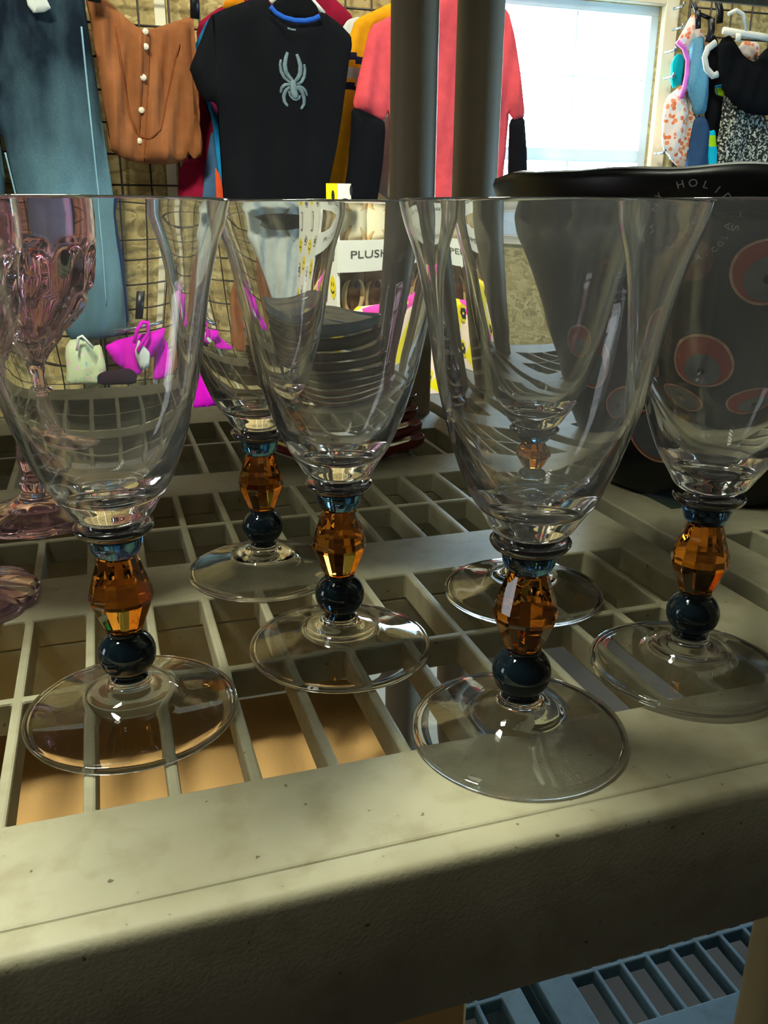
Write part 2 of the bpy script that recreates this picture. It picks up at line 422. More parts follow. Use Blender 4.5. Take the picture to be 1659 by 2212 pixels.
# ------------------------------------------------------------------ goblets
def smooth_prof(pts, k=6):
    out = []
    n = len(pts)
    for i in range(n - 1):
        p0 = pts[max(i - 1, 0)]; p1 = pts[i]; p2 = pts[i + 1]; p3 = pts[min(i + 2, n - 1)]
        for j in range(k):
            t = j / k
            f = lambda a, b, c, d: 0.5 * ((2 * b) + (c - a) * t + (2 * a - 5 * b + 4 * c - d) * t * t + (-a + 3 * b - 3 * c + d) * t ** 3)
            out.append((max(0, f(p0[0], p1[0], p2[0], p3[0])), f(p0[1], p1[1], p2[1], p3[1])))
    out.append(pts[-1]); return out
def make_goblet():
    g = thing('goblet', '', 'goblet', (0, 0, 0))
    outer = [(0.052, .4335), (0.0660, .4385), (0.0785, .450), (0.0905, .470), (0.1075, .496), (0.1240, .526), (0.1470, .583), (0.167, .651), (0.184, .718), (0.1965, .785), (0.2065, .845), (0.2185, .900), (0.229, .938), (0.2435, .977), (0.2500, 1.000), (0.2538, 1.0165)]
    inner = [(0.2495, 1.0195), (0.2440, 1.000), (0.2375, .978), (0.2225, .938), (0.2115, .900), (0.1985, .845), (0.1870, .785), (0.1725, .718), (0.1535, .651), (0.126, .585), (0.098, .538), (0.066, .505), (0.035, .491), (0.0, .488)]
    prof = [(0, .4335)] + smooth_prof(outer, 5) + [(0.2542, 1.0195), (0.2530, 1.0215), (0.2510, 1.0215)] + smooth_prof(inner, 5)
    MB().lathe(prof, 96, closed=False).build('bowl', M['bowlglass'], g)
    # dark neck ring + flared disc
    d = [(0, .4332), (.0515, .4330), (.053, .430), (.0515, .4245), (.059, .4235), (.066, .4275), (.0725, .4275), (.0765, .4235), (.0765, .418), (.071, .410), (.062, .4045), (.056, .4005), (0, .4005)]
    MB().lathe(d, 64, closed=False).build('collar', M['disc'], g)
    MB().lathe([(0, .4000), (.0525, .4000), (.0535, .396), (.0500, .378), (.0455, .368), (.039, .3615), (0, .3615)], 64, closed=False).build('cup', M['blue'], g)
    # ten sided cut bead
    mb = MB(); am = [(0, .3610), (.036, .3610), (.0385, .357), (.0615, .284), (.0640, .270), (.0625, .262), (.0395, .204), (.036, .1985), (0, .1985)]
    mb.lathe(am, 12, closed=False); mb.build('bead', M['amber'], g, smooth=False, bevel=.0018)
    b = [(0, .1980), (.034, .1980), (.036, .193)]
    for k in range(13):
        t = math.radians(62 - k * 124 / 12); b.append((.0585 * math.cos(t) ** .9, .143 + .052 * math.sin(t)))
    b += [(.034, .092), (.038, .0885), (0, .0885)]
    MB().lathe(b, 64, closed=False).build('ball', M['navy'], g)
    f = [(0, .0880), (.0385, .0880), (.041, .083), (.0455, .0775), (.060, .0715), (.078, .0635), (.092, .0525), (.108, .0445), (.135, .0365), (.165, .0285), (.195, .0205), (.2080, .0175), (.2150, .0165), (.2186, .0125), (.2190, .0070), (.2180, .0025), (.2140, .0005),
         (.2090, .0012), (.2020, .0065), (.165, .0170), (.130, .0260), (.105, .0330), (.088, .041), (.065, .049), (.045, .053), (.028, .058), (0, .060)]
    MB().lathe(smooth_prof(f, 3), 96, closed=False).build('foot', M['clear'], g)
    return g
GB = [(-0.0206, 1.6413), (0.4717, 1.7876), (0.3796, 2.3029), (0.7225, 1.3312), (1.0395, 1.9399), (1.2100, 1.4460)]
GL = ['leftmost clear goblet with amber bead stem, standing over the tan cardboard',
      'middle clear goblet with amber bead stem, in front of the square plates',
      'farthest clear goblet with amber bead stem, between leftmost and middle goblets',
      'largest clear goblet with amber bead stem, on the solid front band',
      'clear goblet hidden behind the largest front goblet, its foot showing through',
      'clear goblet with amber bead stem cut off by the right edge']
g0 = make_goblet()
for i, ((gx, gy), lb) in enumerate(zip(GB, GL)):
    g = g0 if i == 0 else copy_tree(g0)
    g.location = Vector((gx, gy, 0.0012)) * S; g.rotation_euler = (0, 0, 0.37 * i)
    if i == 5:      # leans back a little on the uneven grid
        q = Matrix.Rotation(math.radians(.9), 4, Vector((-.76, .65, 0)))
        q = q @ Matrix.Rotation(.37 * i, 4, 'Z'); q.translation = Vector((gx, gy, .0047)) * S; g.matrix_world = q
    tag(g, lb, 'goblet', 'goblets with amber bead stems')

# pink pressed glass goblets
def make_pink():
    g = thing('pink_goblet', '', 'goblet', (0, 0, 0))
    outer = [(.030, .40), (.034, .46), (.060, .505), (.115, .56), (.170, .62), (.225, .68), (.258, .76), (.272, .85), (.278, .92), (.281, .985)]
    inner = [(.268, .990), (.262, .92), (.250, .85), (.228, .77), (.188, .69), (.135, .63), (.080, .58), (.03, .56), (0, .555)]
    o2 = smooth_prof(outer, 6); i2 = smooth_prof(inner, 5)
    prof = [(0, .40)] + o2 + [(.279, .993), (.273, .995)] + i2
    def fr(r, z, t):
        if r < .03 or z > .95: return r
        # two staggered rows of thumbprint ovals pressed into the outside
        inside = any(abs(z - zi) < 1e-9 and abs(r - ri) < 1e-9 for ri, zi in i2)
        if inside: return r
        a = 0
        for row, (zc, hz) in enumerate(((.80, .095), (.66, .085), (.56, .05))):
            ph = (t * 12 / (2 * PI) + .5 * row) % 1 - .5
            q = (ph / .42) ** 2 + ((z - zc) / hz) ** 2
            if q < 1: a += (1 - q) ** .4
        return r * (1 - .115 * a)
    MB().lathe(prof, 144, fr=fr, closed=False).build('bowl', M['pink'], g)
    st = [(0, .3995), (.034, .3995), (.050, .385), (.030, .36), (.036, .30), (.044, .22), (.036, .16), (.050, .13), (.040, .105), (0, .105)]
    def fr2(r, z, t): return r * (1 + .10 * math.cos(6 * t))
    MB().lathe(smooth_prof(st, 4), 60, fr=fr2, closed=False).build('stem', M['pink'], g)
    ft = [(0, .1045), (.042, .1045), (.06, .085), (.11, .055), (.16, .038), (.195, .026), (.206, .014), (.200, .003), (.17, .004), (.12, .014), (.07, .03), (0, .04)]
    def fr3(r, z, t): return r * (1 + .055 * min(1, max(0, r - .05) / .12) * abs(math.cos(6 * t)) ** .6)
    MB().lathe(smooth_prof(ft, 4), 144, fr=fr3, closed=False).build('foot', M['pink'], g)
    return g
pg = make_pink(); pg.location = Vector((-.275, 2.98, .001)) * S
tag(pg, 'pink pressed glass goblet with oval thumbprints, seen behind the leftmost clear goblet', 'goblet', 'pink pressed glass goblets')
p2 = copy_tree(pg); p2.location = Vector((-.455, 2.34, .001)) * S; p2.rotation_euler = (0, 0, .22)
tag(p2, 'pink pressed glass goblet cut off by the left edge, only its foot tip showing', 'goblet', 'pink pressed glass goblets')

# ------------------------------------------------------------------ unseen cartons added to block overhead light
M['kraft'] = plain('light_block_carton', '#5f4a33', 0.8, 0.1, 8)
for (xa, xb, hh, lb) in ((-2.7, -1.0, 1.3, 'added brown carton blocking overhead light on the top shelf, left end'), (-.95, .55, 1.1, 'added brown carton blocking overhead light on the top shelf, middle'), (.62, 1.58, 1.4, 'added brown carton blocking overhead light on the top shelf, right end'),
                         (1.9, 3.6, 1.2, 'added brown carton blocking overhead light on the top shelf of the right unit')):
    c_ = thing('carton', lb, 'box', ((xa + xb) / 2, 3.6, 2.457)); w2 = (xb - xa) / 2
    MB().box((-w2, -1.05, 0), (w2, .9, hh)).build('body', M['kraft'], c_, smooth=False, bevel=.01)
    MB().box((-w2, -.06, hh + .0005), (w2, .06, hh + .003)).build('tape', M['tape'] if 'tape' in M else M['kraft'], c_, smooth=False)

# ------------------------------------------------------------------ stack of square plates
def plate_mb(R, h, lift):
    mb = MB(); n = 96
    prof = [(0, .014), (.50, .014), (.66, .018), (.84, .6), (1.0, 1.0), (1.014, .97), (1.018, .80), (1.008, .45), (.96, .12), (.85, -.0), (0, -.0)]
    rows = []
    for (r, z) in prof:
        row = []
        for k in range(n):
            t = 2 * PI * k / n; c, s_ = abs(math.cos(t)), abs(math.sin(t))
            p = 2 + 5 * min(1, r); q = (c ** p + s_ ** p) ** (-1 / p) if r > 0 else 1
            corner = (2 * c * s_) ** 3
            x = R * r * q * math.cos(t) * .80; y = R * r * q * math.sin(t) * .80
            zz = (z * h if z > .02 else z) + lift * corner * max(0, r - .7) / .3
            mb.v.append((x, y, zz)); row.append(len(mb.v) - 1)
        rows.append(row)
    for i in range(len(rows) - 1):
        for k in range(n):
            k2 = (k + 1) % n; mb.f.append([rows[i][k], rows[i + 1][k], rows[i + 1][k2], rows[i][k2]]); mb.mi.append(0)
    return mb
M['maroon'] = plain('maroon_glaze', '#6a2226', 0.12, 0.15, 20)
M['brownglaze'] = plain('brown_glaze', '#5a4434', 0.10, 0.15, 20)
M['skyglaze'] = plain('sky_reflection_glaze', '#9aaac0', 0.08, 0.12, 20)  # sky reflection on the top plate painted as its glaze colour
pc = (0.955, 3.61)
specs = [('maroon', .36, .066), ('maroon', .365, .066), ('maroon', .36, .062), ('brownglaze', .355, .058), ('brownglaze', .35, .058),
         ('brownglaze', .325, .056), ('brownglaze', .31, .056), ('brownglaze', .305, .056), ('skyglaze', .30, .05)]
z = 0.001
names = ['bottom', 'second from bottom', 'third from bottom', 'fourth from bottom', 'middle', 'fourth from top', 'third from top', 'second from top', 'top']
for i, (mk, R, st) in enumerate(specs):
    o = plate_mb(R * 1.04, .056, .008).build('square_plate', M[mk])
    o.location = Vector((pc[0] - .012 * i + random.uniform(-.008, .008), pc[1] + random.uniform(-.01, .01), z)) * S
    o.rotation_euler = (0, 0, math.radians(22 + random.uniform(-4, 4)))
    ck = {'maroon': 'maroon glazed', 'brownglaze': 'brown glazed', 'skyglaze': 'sky-reflection blue glazed'}[mk]
    tag(o, '%s square plate, %s in the stack of plates' % (ck, names[i]), 'plate', 'stacked square plates')
    z += st

# ------------------------------------------------------------------ dark holiday tub (tapered)
M['tub'] = plain('black_tub', '#040407', 0.35, 0.3, 8, bump=0.1, bscale=40); M['tub'].node_tree.nodes['Principled BSDF'].inputs['Specular IOR Level'].default_value = .3
M['foil'] = plain('crumpled_clear_wrap', '#a9b0ae', 0.15, 0.3, 30, bump=0.8, bscale=60)
M['red'] = plain('dull_red_print', '#8c2a22', 0.5, 0.15, 40)
M['rope'] = plain('tan_rope_print', '#a8826a', 0.6, 0.3, 120)
M['greyblob'] = plain('grey_print', '#55585c', 0.5, 0.3, 25)
M['darkred'] = plain('brown_red_print', '#4a1a16', 0.5, 0.15, 40)
M['lettering'] = plain('grey_lettering', '#8d8f92', 0.5, 0.1, 40)
TC = Vector((2.3026, 2.7933, 0.0)); TB, TT, TH = .48, .915, 1.13
tub = thing('holiday_tub', 'tall dark tapered holiday tub with red round pictures, standing on the right shelving unit', 'tub', (TC.x, TC.y, .002))
def tub_r(z): return TB + (TT - TB) * z / 1.1
def wob(t, z): return 1 + .006 * math.sin(7 * t + 3 * z)
MB().lathe([(0, 0), (TB - .02, 0), (TB, .02)] + [(tub_r(z_ / 10), z_ / 10) for z_ in range(1, 10)] + [(tub_r(.98), .98), (tub_r(.98) - .02, .985), (0, .95)], 128, closed=False).build('body', M['tub'], tub)
mb = MB(); n = 160; rows = []
lp = [(.0, .99), (.004, .985), (.012, 1.0), (.012, 1.10), (.004, 1.128), (-.03, 1.135), (-.20, 1.125), (-.6, 1.115)]
for (dr, z_) in lp:
    row = []
    for k in range(n):
        t = 2 * PI * k / n; nz = noise.noise(Vector((math.cos(t) * 4, math.sin(t) * 4, z_ * 6)))
        mb.v.append(((tub_r(min(z_, 1.1)) + dr + .004 * nz) * math.cos(t), (tub_r(min(z_, 1.1)) + dr + .004 * nz) * math.sin(t), z_ + (.012 * nz if z_ > 1.1 else 0))); row.append(len(mb.v) - 1)
    rows.append(row)
for i in range(len(rows) - 1):
    for k in range(n):
        k2 = (k + 1) % n; mb.f.append([rows[i][k], rows[i][k2], rows[i + 1][k2], rows[i + 1][k]]); mb.mi.append(1 if i >= 4 else 0)
mb.f.append(rows[-1][:]); mb.mi.append(1)
mb.build('lid', [M['tub'], M['foil']], tub)
sl = math.atan((TT - TB) / 1.1)
def tubmap(th0, z0, u, v, d=.0):
    """print coordinates u (along), v (up) on the tub wall, d off the wall"""
    z = z0 + v * math.cos(sl); r = tub_r(z) + d
    t = math.radians(th0) + u / tub_r(z0)
    return (r * math.cos(t), r * math.sin(t), z - d * math.sin(sl))
def disc_on_tub(mb, th0, z0, r0, r1, d, mi, n=48, jag=0, cu=0, cv=0, sq=1):
    rows = []
    for rr in ([r0 + (r1 - r0) * k / 3 for k in range(4)] if r0 > 0 else [r1 * k / 5 for k in range(1, 6)]):
        row = []
        for k in range(n):
            t = 2 * PI * k / n; q = rr * (1 + (jag * math.sin(24 * t) if rr == r1 else 0))
            mb.v.append(tubmap(th0, z0, cu + q * math.cos(t), cv + q * sq * math.sin(t), d)); row.append(len(mb.v) - 1)
        rows.append(row)
    for i in range(len(rows) - 1):
        for k in range(n):
            k2 = (k + 1) % n; mb.f.append([rows[i][k], rows[i][k2], rows[i + 1][k2], rows[i + 1][k]]); mb.mi.append(mi)
    if r0 <= 0: mb.f.append(rows[0][:]); mb.mi.append(mi)
for (th0, z0, R, kind) in [(224.5, .505, .118, 0), (193.5, .46, .118, 1), (213.5, .265, .112, 2), (238, .83, .118, 0), (221, .86, .075, 3), (245, .30, .115, 1), (262, .60, .118, 0), (205, .80, .03, 3)]:
    if kind == 3:
        mb = MB(); disc_on_tub(mb, th0, z0, 0, R, .0015, 0); mb.build('picture_disc', [M['darkred']], tub, recalc=False); continue
    mb = MB()
    disc_on_tub(mb, th0, z0, 0, R * .93, .0018, 0)
    disc_on_tub(mb, th0, z0, R * .92, R, .003, 1, jag=.02)
    if kind == 0: disc_on_tub(mb, th0, z0, 0, R * .62, .0035, 2, cv=-R * .22, sq=1.05)
    elif kind == 1: disc_on_tub(mb, th0, z0, 0, R * .60, .0035, 2, cv=-R * .20, cu=R * .12)
    else: disc_on_tub(mb, th0, z0, 0, R * .86, .0035, 2, cv=-.0)
    mb.build('picture_disc', [M['red'], M['rope'], M['greyblob']], tub, recalc=False)
def text_mesh(txt, size):
    c = bpy.data.curves.new('t', 'FONT'); c.body = txt; c.size = size; c.align_x = 'CENTER'; c.extrude = 0
    o = bpy.data.objects.new('t', c); COL.objects.link(o)
    bpy.context.view_layer.update()
    dg = bpy.context.evaluated_depsgraph_get()
    me = bpy.data.meshes.new_from_object(o.evaluated_get(dg))
    bpy.data.objects.remove(o); bpy.data.curves.remove(c)
    return me
def text_polys(txt, size):
    me = text_mesh(txt, size)
    vs = [v.co.copy() for v in me.vertices]; fs = [list(p.vertices) for p in me.polygons]
    bpy.data.meshes.remove(me); return vs, fs
def arc_text(txt, R, size, a_mid, step, top, th0, z0, d=.003):
    mb = MB(); n = len(txt)
    for i, ch in enumerate(txt):
        if ch == ' ': continue
        vs, fs = text_polys(ch, size)
        a = a_mid - (i - (n - 1) / 2) * step if top else a_mid + (i - (n - 1) / 2) * step
        ca, sa = math.cos(a), math.sin(a); out = []
        for v in vs:
            if top: u = ca * (R + v.y) + sa * v.x; w_ = sa * (R + v.y) - ca * v.x
            else: u = ca * (R - v.y) - sa * v.x; w_ = sa * (R - v.y) + ca * v.x
            out.append(tubmap(th0, z0, u, w_, d))
        mb.add(out, fs)
    return mb
mb = arc_text('HAPPY HOLIDAYS', .108, .030, math.radians(97), math.radians(16), True, 222, .982, .022)
mb.build('greeting_lettering', M['lettering'], tub, smooth=False, recalc=False)
mb = arc_text('COCA-COLA', .118, .026, math.radians(-60), math.radians(15), False, 221, .965)
mb.build('badge_lettering', M['lettering'], tub, smooth=False, recalc=False)

# ------------------------------------------------------------------ cardboard box under the shelf
M['card'] = plain('cardboard', '#d6a968', 0.75, 0.08, 12, bump=0.1)
M['tape'] = plain('packing_tape', '#b98f58', 0.3, 0.05, 12)
bx = thing('cardboard_box', 'tan cardboard box standing below the front grid holes', 'box', (-.17, 1.93, -2.558), -.02)
MB().box((-.98, -.55, 0), (.84, .52, 2.06)).build('carton', M['card'], bx, smooth=False, bevel=.01)
MB().box((-.98, -.10, 2.0605), (.84, -.095, 2.062)).build('top_seam', M['tape'], bx, smooth=False)

# ------------------------------------------------------------------ garments
def polydist(p, poly):
    best = 1e9
    for i in range(len(poly)):
        a = poly[i]; b = poly[(i + 1) % len(poly)]
        ax, ay = a; dx, dy = b[0] - ax, b[1] - ay; L = dx * dx + dy * dy
        t = 0 if L == 0 else max(0, min(1, ((p[0] - ax) * dx + (p[1] - ay) * dy) / L))
        q = math.hypot(p[0] - ax - t * dx, p[1] - ay - t * dy)
        if q < best: best = q
    return best
CL = {}
def rnd_poly(pts, k=1):
    for _ in range(k):
        out = []
        for i in range(len(pts)):
            a = pts[i]; b = pts[(i + 1) % len(pts)]
            out.append((a[0] * .86 + b[0] * .14, a[1] * .86 + b[1] * .14)); out.append((a[0] * .14 + b[0] * .86, a[1] * .14 + b[1] * .86))
        pts = out
    return pts
def cloth(name, px, Y, mat, puff=.12, fold=.04, fs=10.0, seed=0, parent=None, step=.085, back=.05, pinch=None, rnd=1, world=None, fdir=.12, bands=None):
    """px: outline as photo points, set on the wall plane Y; a closed soft body of cloth"""
    if world is None: poly = [(lambda p: (p.x, p.z))(at(x, y, Y)) for x, y in px]
    else: poly = world
    corner = poly
    poly = rnd_poly(poly, rnd)
    bm = bmesh.new()
    vs = [bm.verts.new((x, 0, z)) for x, z in poly]
    f = bm.faces.new(vs)
    bmesh.ops.triangulate(bm, faces=[f])
    xs = [p[0] for p in poly]; zs = [p[1] for p in poly]
    x = min(xs) + step
    while x < max(xs):
        bmesh.ops.bisect_plane(bm, geom=bm.verts[:] + bm.edges[:] + bm.faces[:], plane_co=(x, 0, 0), plane_no=(1, 0, 0)); x += step
    z = min(zs) + step
    while z < max(zs):
        bmesh.ops.bisect_plane(bm, geom=bm.verts[:] + bm.edges[:] + bm.faces[:], plane_co=(0, 0, z), plane_no=(0, 0, 1)); z += step
    bmesh.ops.remove_doubles(bm, verts=bm.verts, dist=1e-5)
    bm.verts.ensure_lookup_table()
    bnd = set(v.index for v in bm.verts if any(len(e.link_faces) == 1 for e in v.link_edges))
    zt = max(zs)
    def disp(x, z):
        d = polydist((x, z), poly)
        e = 1 - math.exp(-d / .045)
        fo = math.sin(fs * (x + fdir * (z - zt)) + 2.2 * noise.noise(Vector((x * 1.1, seed, z * .7)))) + .6 * math.sin(fs * 2.3 * (x - .2 * z) + seed)
        fo += 1.4 * noise.noise(Vector((x * 1.6, seed + 5, z * 1.3)))
        return e * (puff * .75 + fold * fo) + .012
    CL[name + str(seed)] = (disp, Y)
    mb = MB(); fid = {}; bid = {}
    for v in bm.verts:
        fid[v.index] = len(mb.v); mb.v.append((v.co.x, Y - disp(v.co.x, v.co.z), v.co.z))
    for v in bm.verts:
        bid[v.index] = len(mb.v); mb.v.append((v.co.x, Y + (.012 if v.index in bnd else back), v.co.z))
    for f in bm.faces:
        ids = [v.index for v in f.verts]
        mi = 0
        if bands:
            c = f.calc_center_median(); mi = bands(c.x, c.z)
        mb.f.append([fid[i] for i in ids]); mb.mi.append(mi)
        mb.f.append([bid[i] for i in ids[::-1]]); mb.mi.append(mi)
    for e in bm.edges:
        if len(e.link_faces) == 1:
            a, b = e.verts[0].index, e.verts[1].index
            mb.f.append([fid[a], fid[b], bid[b], bid[a]]); mb.mi.append(0)
    bm.free()
    o = mb.build(name, mat, parent, smooth=True, local=False)
    return o, disp
GR = 'clothes hanging on the back wall'
def garment(name, label, cat, px, Y, mat, **kw):
    cx = sum(p[0] for p in px) / len(px); cy = min(p[1] for p in px)
    t = thing(name, label, cat, at(cx, cy, Y))
    part = kw.pop('part', 'fabric')
    o, d = cloth(part, px, Y, mat, parent=t, **kw)
    return t, d

def denim(name, col, fade):
    # indigo cloth with a sanded, bleached patch on the leg
    mt, nt, b = base(name); v = coords(nt)
    n1 = nd(nt, 'ShaderNodeTexNoise'); n1.inputs['Scale'].default_value = 9; n1.inputs['Detail'].default_value = 6
    n2 = nd(nt, 'ShaderNodeTexNoise'); n2.inputs['Scale'].default_value = 260
    nt.links.new(coords(nt, (1.6, 1.6, .7)), n1.inputs['Vector']); nt.links.new(v, n2.inputs['Vector'])
    mp = nd(nt, 'ShaderNodeMapping'); mp.inputs['Location'].default_value = (0, 0, 1.35); mp.inputs['Scale'].default_value = (3.4, 0, 2.1); 
    tc = nd(nt, 'ShaderNodeTexCoord'); nt.links.new(tc.outputs['Object'], mp.inputs['Vector'])
    gr = nd(nt, 'ShaderNodeTexGradient', gradient_type='SPHERICAL'); nt.links.new(mp.outputs[0], gr.inputs[0])
    ma = nd(nt, 'ShaderNodeMath', operation='MULTIPLY_ADD'); nt.links.new(gr.outputs['Fac'], ma.inputs[0]); ma.inputs[1].default_value = .75
    m0 = nd(nt, 'ShaderNodeMath', operation='MULTIPLY'); nt.links.new(n1.outputs['Fac'], m0.inputs[0]); m0.inputs[1].default_value = .55; nt.links.new(m0.outputs[0], ma.inputs[2])
    c = ramp(nt, ma.outputs[0], [(0.24, srgb(col)), (0.95, srgb(fade))])
    mx = nd(nt, 'ShaderNodeMix', data_type='RGBA', blend_type='MULTIPLY'); mx.inputs[0].default_value = .5
    nt.links.new(c, mx.inputs[6]); nt.links.new(ramp(nt, n2.outputs['Fac'], [(.35, (.6, .65, .7, 1)), (.65, (1, 1, 1, 1))]), mx.inputs[7])
    nt.links.new(mx.outputs[2], b.inputs['Base Color']); b.inputs['Roughness'].default_value = .9; b.inputs['Specular IOR Level'].default_value = .15
    return mt
def fab(name, col, var=.1, ns=40):
    mt = plain(name, col, .9, var, ns, bump=.3, bscale=900); mt.node_tree.nodes['Principled BSDF'].inputs['Specular IOR Level'].default_value = .15; return mt
M['denim'] = denim('washed_denim', '#0f1a25', '#668a96')
M['denim2'] = denim('dark_denim', '#1f3047', '#33507a')
M['ldenim'] = denim('light_denim', '#5b93ad', '#9cc4d3')
M['rust'] = fab('rust_linen', '#8c5632')
M['black'] = fab('black_cotton', '#0a0b0f')
M['royal'] = fab('royal_blue_trim', '#2457b0')
M['maroonf'] = fab('maroon_cotton', '#8b1230')
M['azure'] = fab('azure_cotton', '#1879ac')
M['steel'] = fab('steel_blue_cotton', '#41607f')
M['orange'] = fab('orange_cotton', '#d8502a')
M['gold'] = fab('gold_knit', '#dc9a12')
M['navyf'] = fab('navy_stripe', '#1b1b33')
M['greyf'] = fab('grey_stripe', '#a9aca2')
M['coral'] = fab('coral_cotton', '#dc5258')
M['whitef'] = fab('white_cotton', '#c8ccc4')
M['hotpink'] = fab('hot_pink_swim', '#e010c8')
M['pinkf'] = fab('rose_pink', '#d8478c')
M['teal'] = fab('teal_swim', '#08b3ae')
M['navyb'] = fab('navy_shorts', '#2a4567')
M['black2'] = fab('black_jersey', '#08090c')
M['chartreuse'] = fab('lime_trim', '#a8d419')
M['lilac'] = fab('orchid_trim', '#cf6fc4')
M['speck'] = voro_cloth('black_white_speckle', ['#15160f', '#15160f', '#c9cabb', '#2a2b22', '#8d8f80'], 210)
M['floral'] = voro_cloth('orange_floral_print', ['#e2703f', '#e9a389', '#c9d8d8', '#e58b5a', '#efe3d8'], 75, basecol='#ecd9cd', thresh=.5)
M['pastel'] = voro_cloth('pastel_floral_print', ['#c2d09a', '#e0b8c4', '#9fc4b4', '#d9dcb4'], 70, basecol='#c8d2a6', thresh=.35)
M['blackpl'] = plain('black_plastic', '#101012', .35, .1, 20)
M['whitepl'] = plain('white_plastic', '#dcdccf', .35, .05, 20)
M['chrome'] = plain('chrome_wire', '#b9c4c4', .2, .05, 20, metal=.9)
M['wire'] = plain('black_wire', '#241a14', .45, .1, 20)

GY = 12.62      # plane of the gridwall
# gridwall panels (black wire)
def gridwall(X0, X1, Z0, Z1, label):
    t = thing('wire_gridwall', label, 'display panel', ((X0 + X1) / 2, GY, Z0))
    mb = MB(); r = .014; p = .381
    nxx = round((X1 - X0) / p)
    for i in range(nxx + 1):
        x = X0 + i * (X1 - X0) / nxx; mb.tube([(x, GY, Z0), (x, GY, Z1)], r if 0 < i < nxx else .02, 6)
    z = Z0
    while z <= Z1 + .001: mb.tube([(X0, GY + 2 * r, z), (X1, GY + 2 * r, z)], r, 6); z += p
    mb.build('wire_grid', M['wire'], t, local=False)
gridwall(-3.1, -.05, -4.0, 6.0, 'black wire gridwall panel behind the blue jeans')
gridwall(0.02, 3.07, -4.0, 6.0, 'black wire gridwall panel behind the rust skirt and black t-shirt')
gridwall(3.14, 5.35, -4.0, 6.0, 'black wire gridwall panel behind the yellow and coral shirts')
gridwall(8.95, 12.0, -4.0, 6.0, 'black wire gridwall panel right of the window')

Y1 = 12.42; Y2 = 12.12; Y3 = 11.80
# jeans
t, d = garment('jeans', 'pair of washed blue jeans hanging at the far left', 'jeans',
    [(-60, -70), (120, -70), (178, -60), (185, 30), (200, 120), (215, 220), (236, 400), (266, 560), (286, 680), (298, 770), (210, 782), (140, 788), (100, 660), (62, 500), (30, 395), (6, 290), (-60, 250)], Y2, M['denim'], puff=.10, fold=.03, fs=8, seed=1, part='leg')
cloth('leg', [(-230, -60), (-50, -70), (-30, 200), (0, 290), (12, 380), (14, 460), (12, 560), (10, 780), (-120, 780), (-200, 400)], Y2 + .1, M['denim'], puff=.10, fold=.03, fs=4, seed=19, parent=t)
mb = MB()
dd = lambda x, z: d(x, z)
def strokes(mb, px, Y, disp, r, flat=.35, lift=.006, mi=0):
    pts = []
    for (x, y) in px:
        p = at(x, y, Y); pts.append((p.x, Y - disp(p.x, p.z) - lift, p.z))
    mb.tube(pts, r, 6, mi=mi, flat=flat)
    return mb
def dense(px, k=5):
    out = []
    for i in range(len(px) - 1):
        for j in range(k): out.append((px[i][0] + (px[i + 1][0] - px[i][0]) * j / k, px[i][1] + (px[i + 1][1] - px[i][1]) * j / k))
    out.append(px[-1]); return out
M['stitch'] = fab('pale_denim_seam', '#7fa6b4')
strokes(mb, dense([(176, 60), (186, 160), (196, 260), (213, 420), (228, 560), (240, 700)]), Y2, d, .012)
strokes(mb, dense([(12, 330), (34, 420), (66, 520)]), Y2, d, .010)
mb.build('side_seam', M['stitch'], t, local=False)
mb = MB(); c_, dtag = cloth('price_tag', [(55, -10), (96, -12), (110, 18), (96, 26), (72, 28), (60, 12)], Y2 - .2, M['whitef'], parent=t, puff=.01, fold=0, seed=77, rnd=0, back=.01)
garment('jeans', 'pair of dark blue jeans behind the washed pair, only its right edge in view', 'jeans',
    [(110, -40), (176, -40), (196, 100), (214, 230), (240, 400), (276, 560), (296, 700), (302, 745), (200, 760), (120, 400)], Y1 + .05, M['denim2'], puff=.05, fold=.02, seed=2)
# rust skirt
SK = [(178, -30), (214, -30), (230, 0), (262, 30), (300, 62), (330, 62), (350, 56), (418, 34), (416, 90), (418, 160), (428, 240), (439, 312), (436, 338), (418, 344), (404, 324), (402, 346), (384, 352), (357, 356), (320, 353), (285, 350), (258, 338), (236, 322), (228, 240), (214, 140), (196, 50)]
t, d = garment('skirt', 'rust brown button front skirt between the jeans and the black t-shirt', 'skirt', SK, Y2, M['rust'], puff=.13, fold=.06, fs=12, seed=3, part='cloth')
mb = MB()
M['button'] = plain('shell_button', '#d8cdb4', .3, .1, 30)
for (x, y) in [(313, 72), (313, 106), (308, 172), (305, 240), (301, 305)]:
    p = at(x, y, Y2); dpt = d(p.x, p.z); mb = MB()
    vs = []; n = 20
    for r_, yy in ((0, -.014), (.032, -.014), (.038, -.004), (.038, .01)):
        for k in range(n): a = 2 * PI * k / n; vs.append((p.x + r_ * math.cos(a), Y2 - dpt - .012 + yy, p.z + r_ * math.sin(a)))
    fs_ = [[i * n + k, i * n + (k + 1) % n, (i + 1) * n + (k + 1) % n, (i + 1) * n + k] for i in range(3) for k in range(n)]
    mb.add(vs, fs_); mb.build('button', M['button'], t, local=False)
mb = MB(); strokes(mb, dense([(306, 75), (304, 200), (298, 350)]), Y2, d, .01); strokes(mb, dense([(321, 78), (318, 200), (312, 350)]), Y2, d, .01)
strokes(mb, dense([(250, 58), (262, 150), (280, 250), (296, 292), (322, 302), (345, 280), (362, 210), (384, 100)]), Y2, d, .014)  # V stroke paints the dark shade line of a fold
mb.build('seam_fold_shade', fab('rust_seam_fold_shade', '#7c4524'), t, local=False)
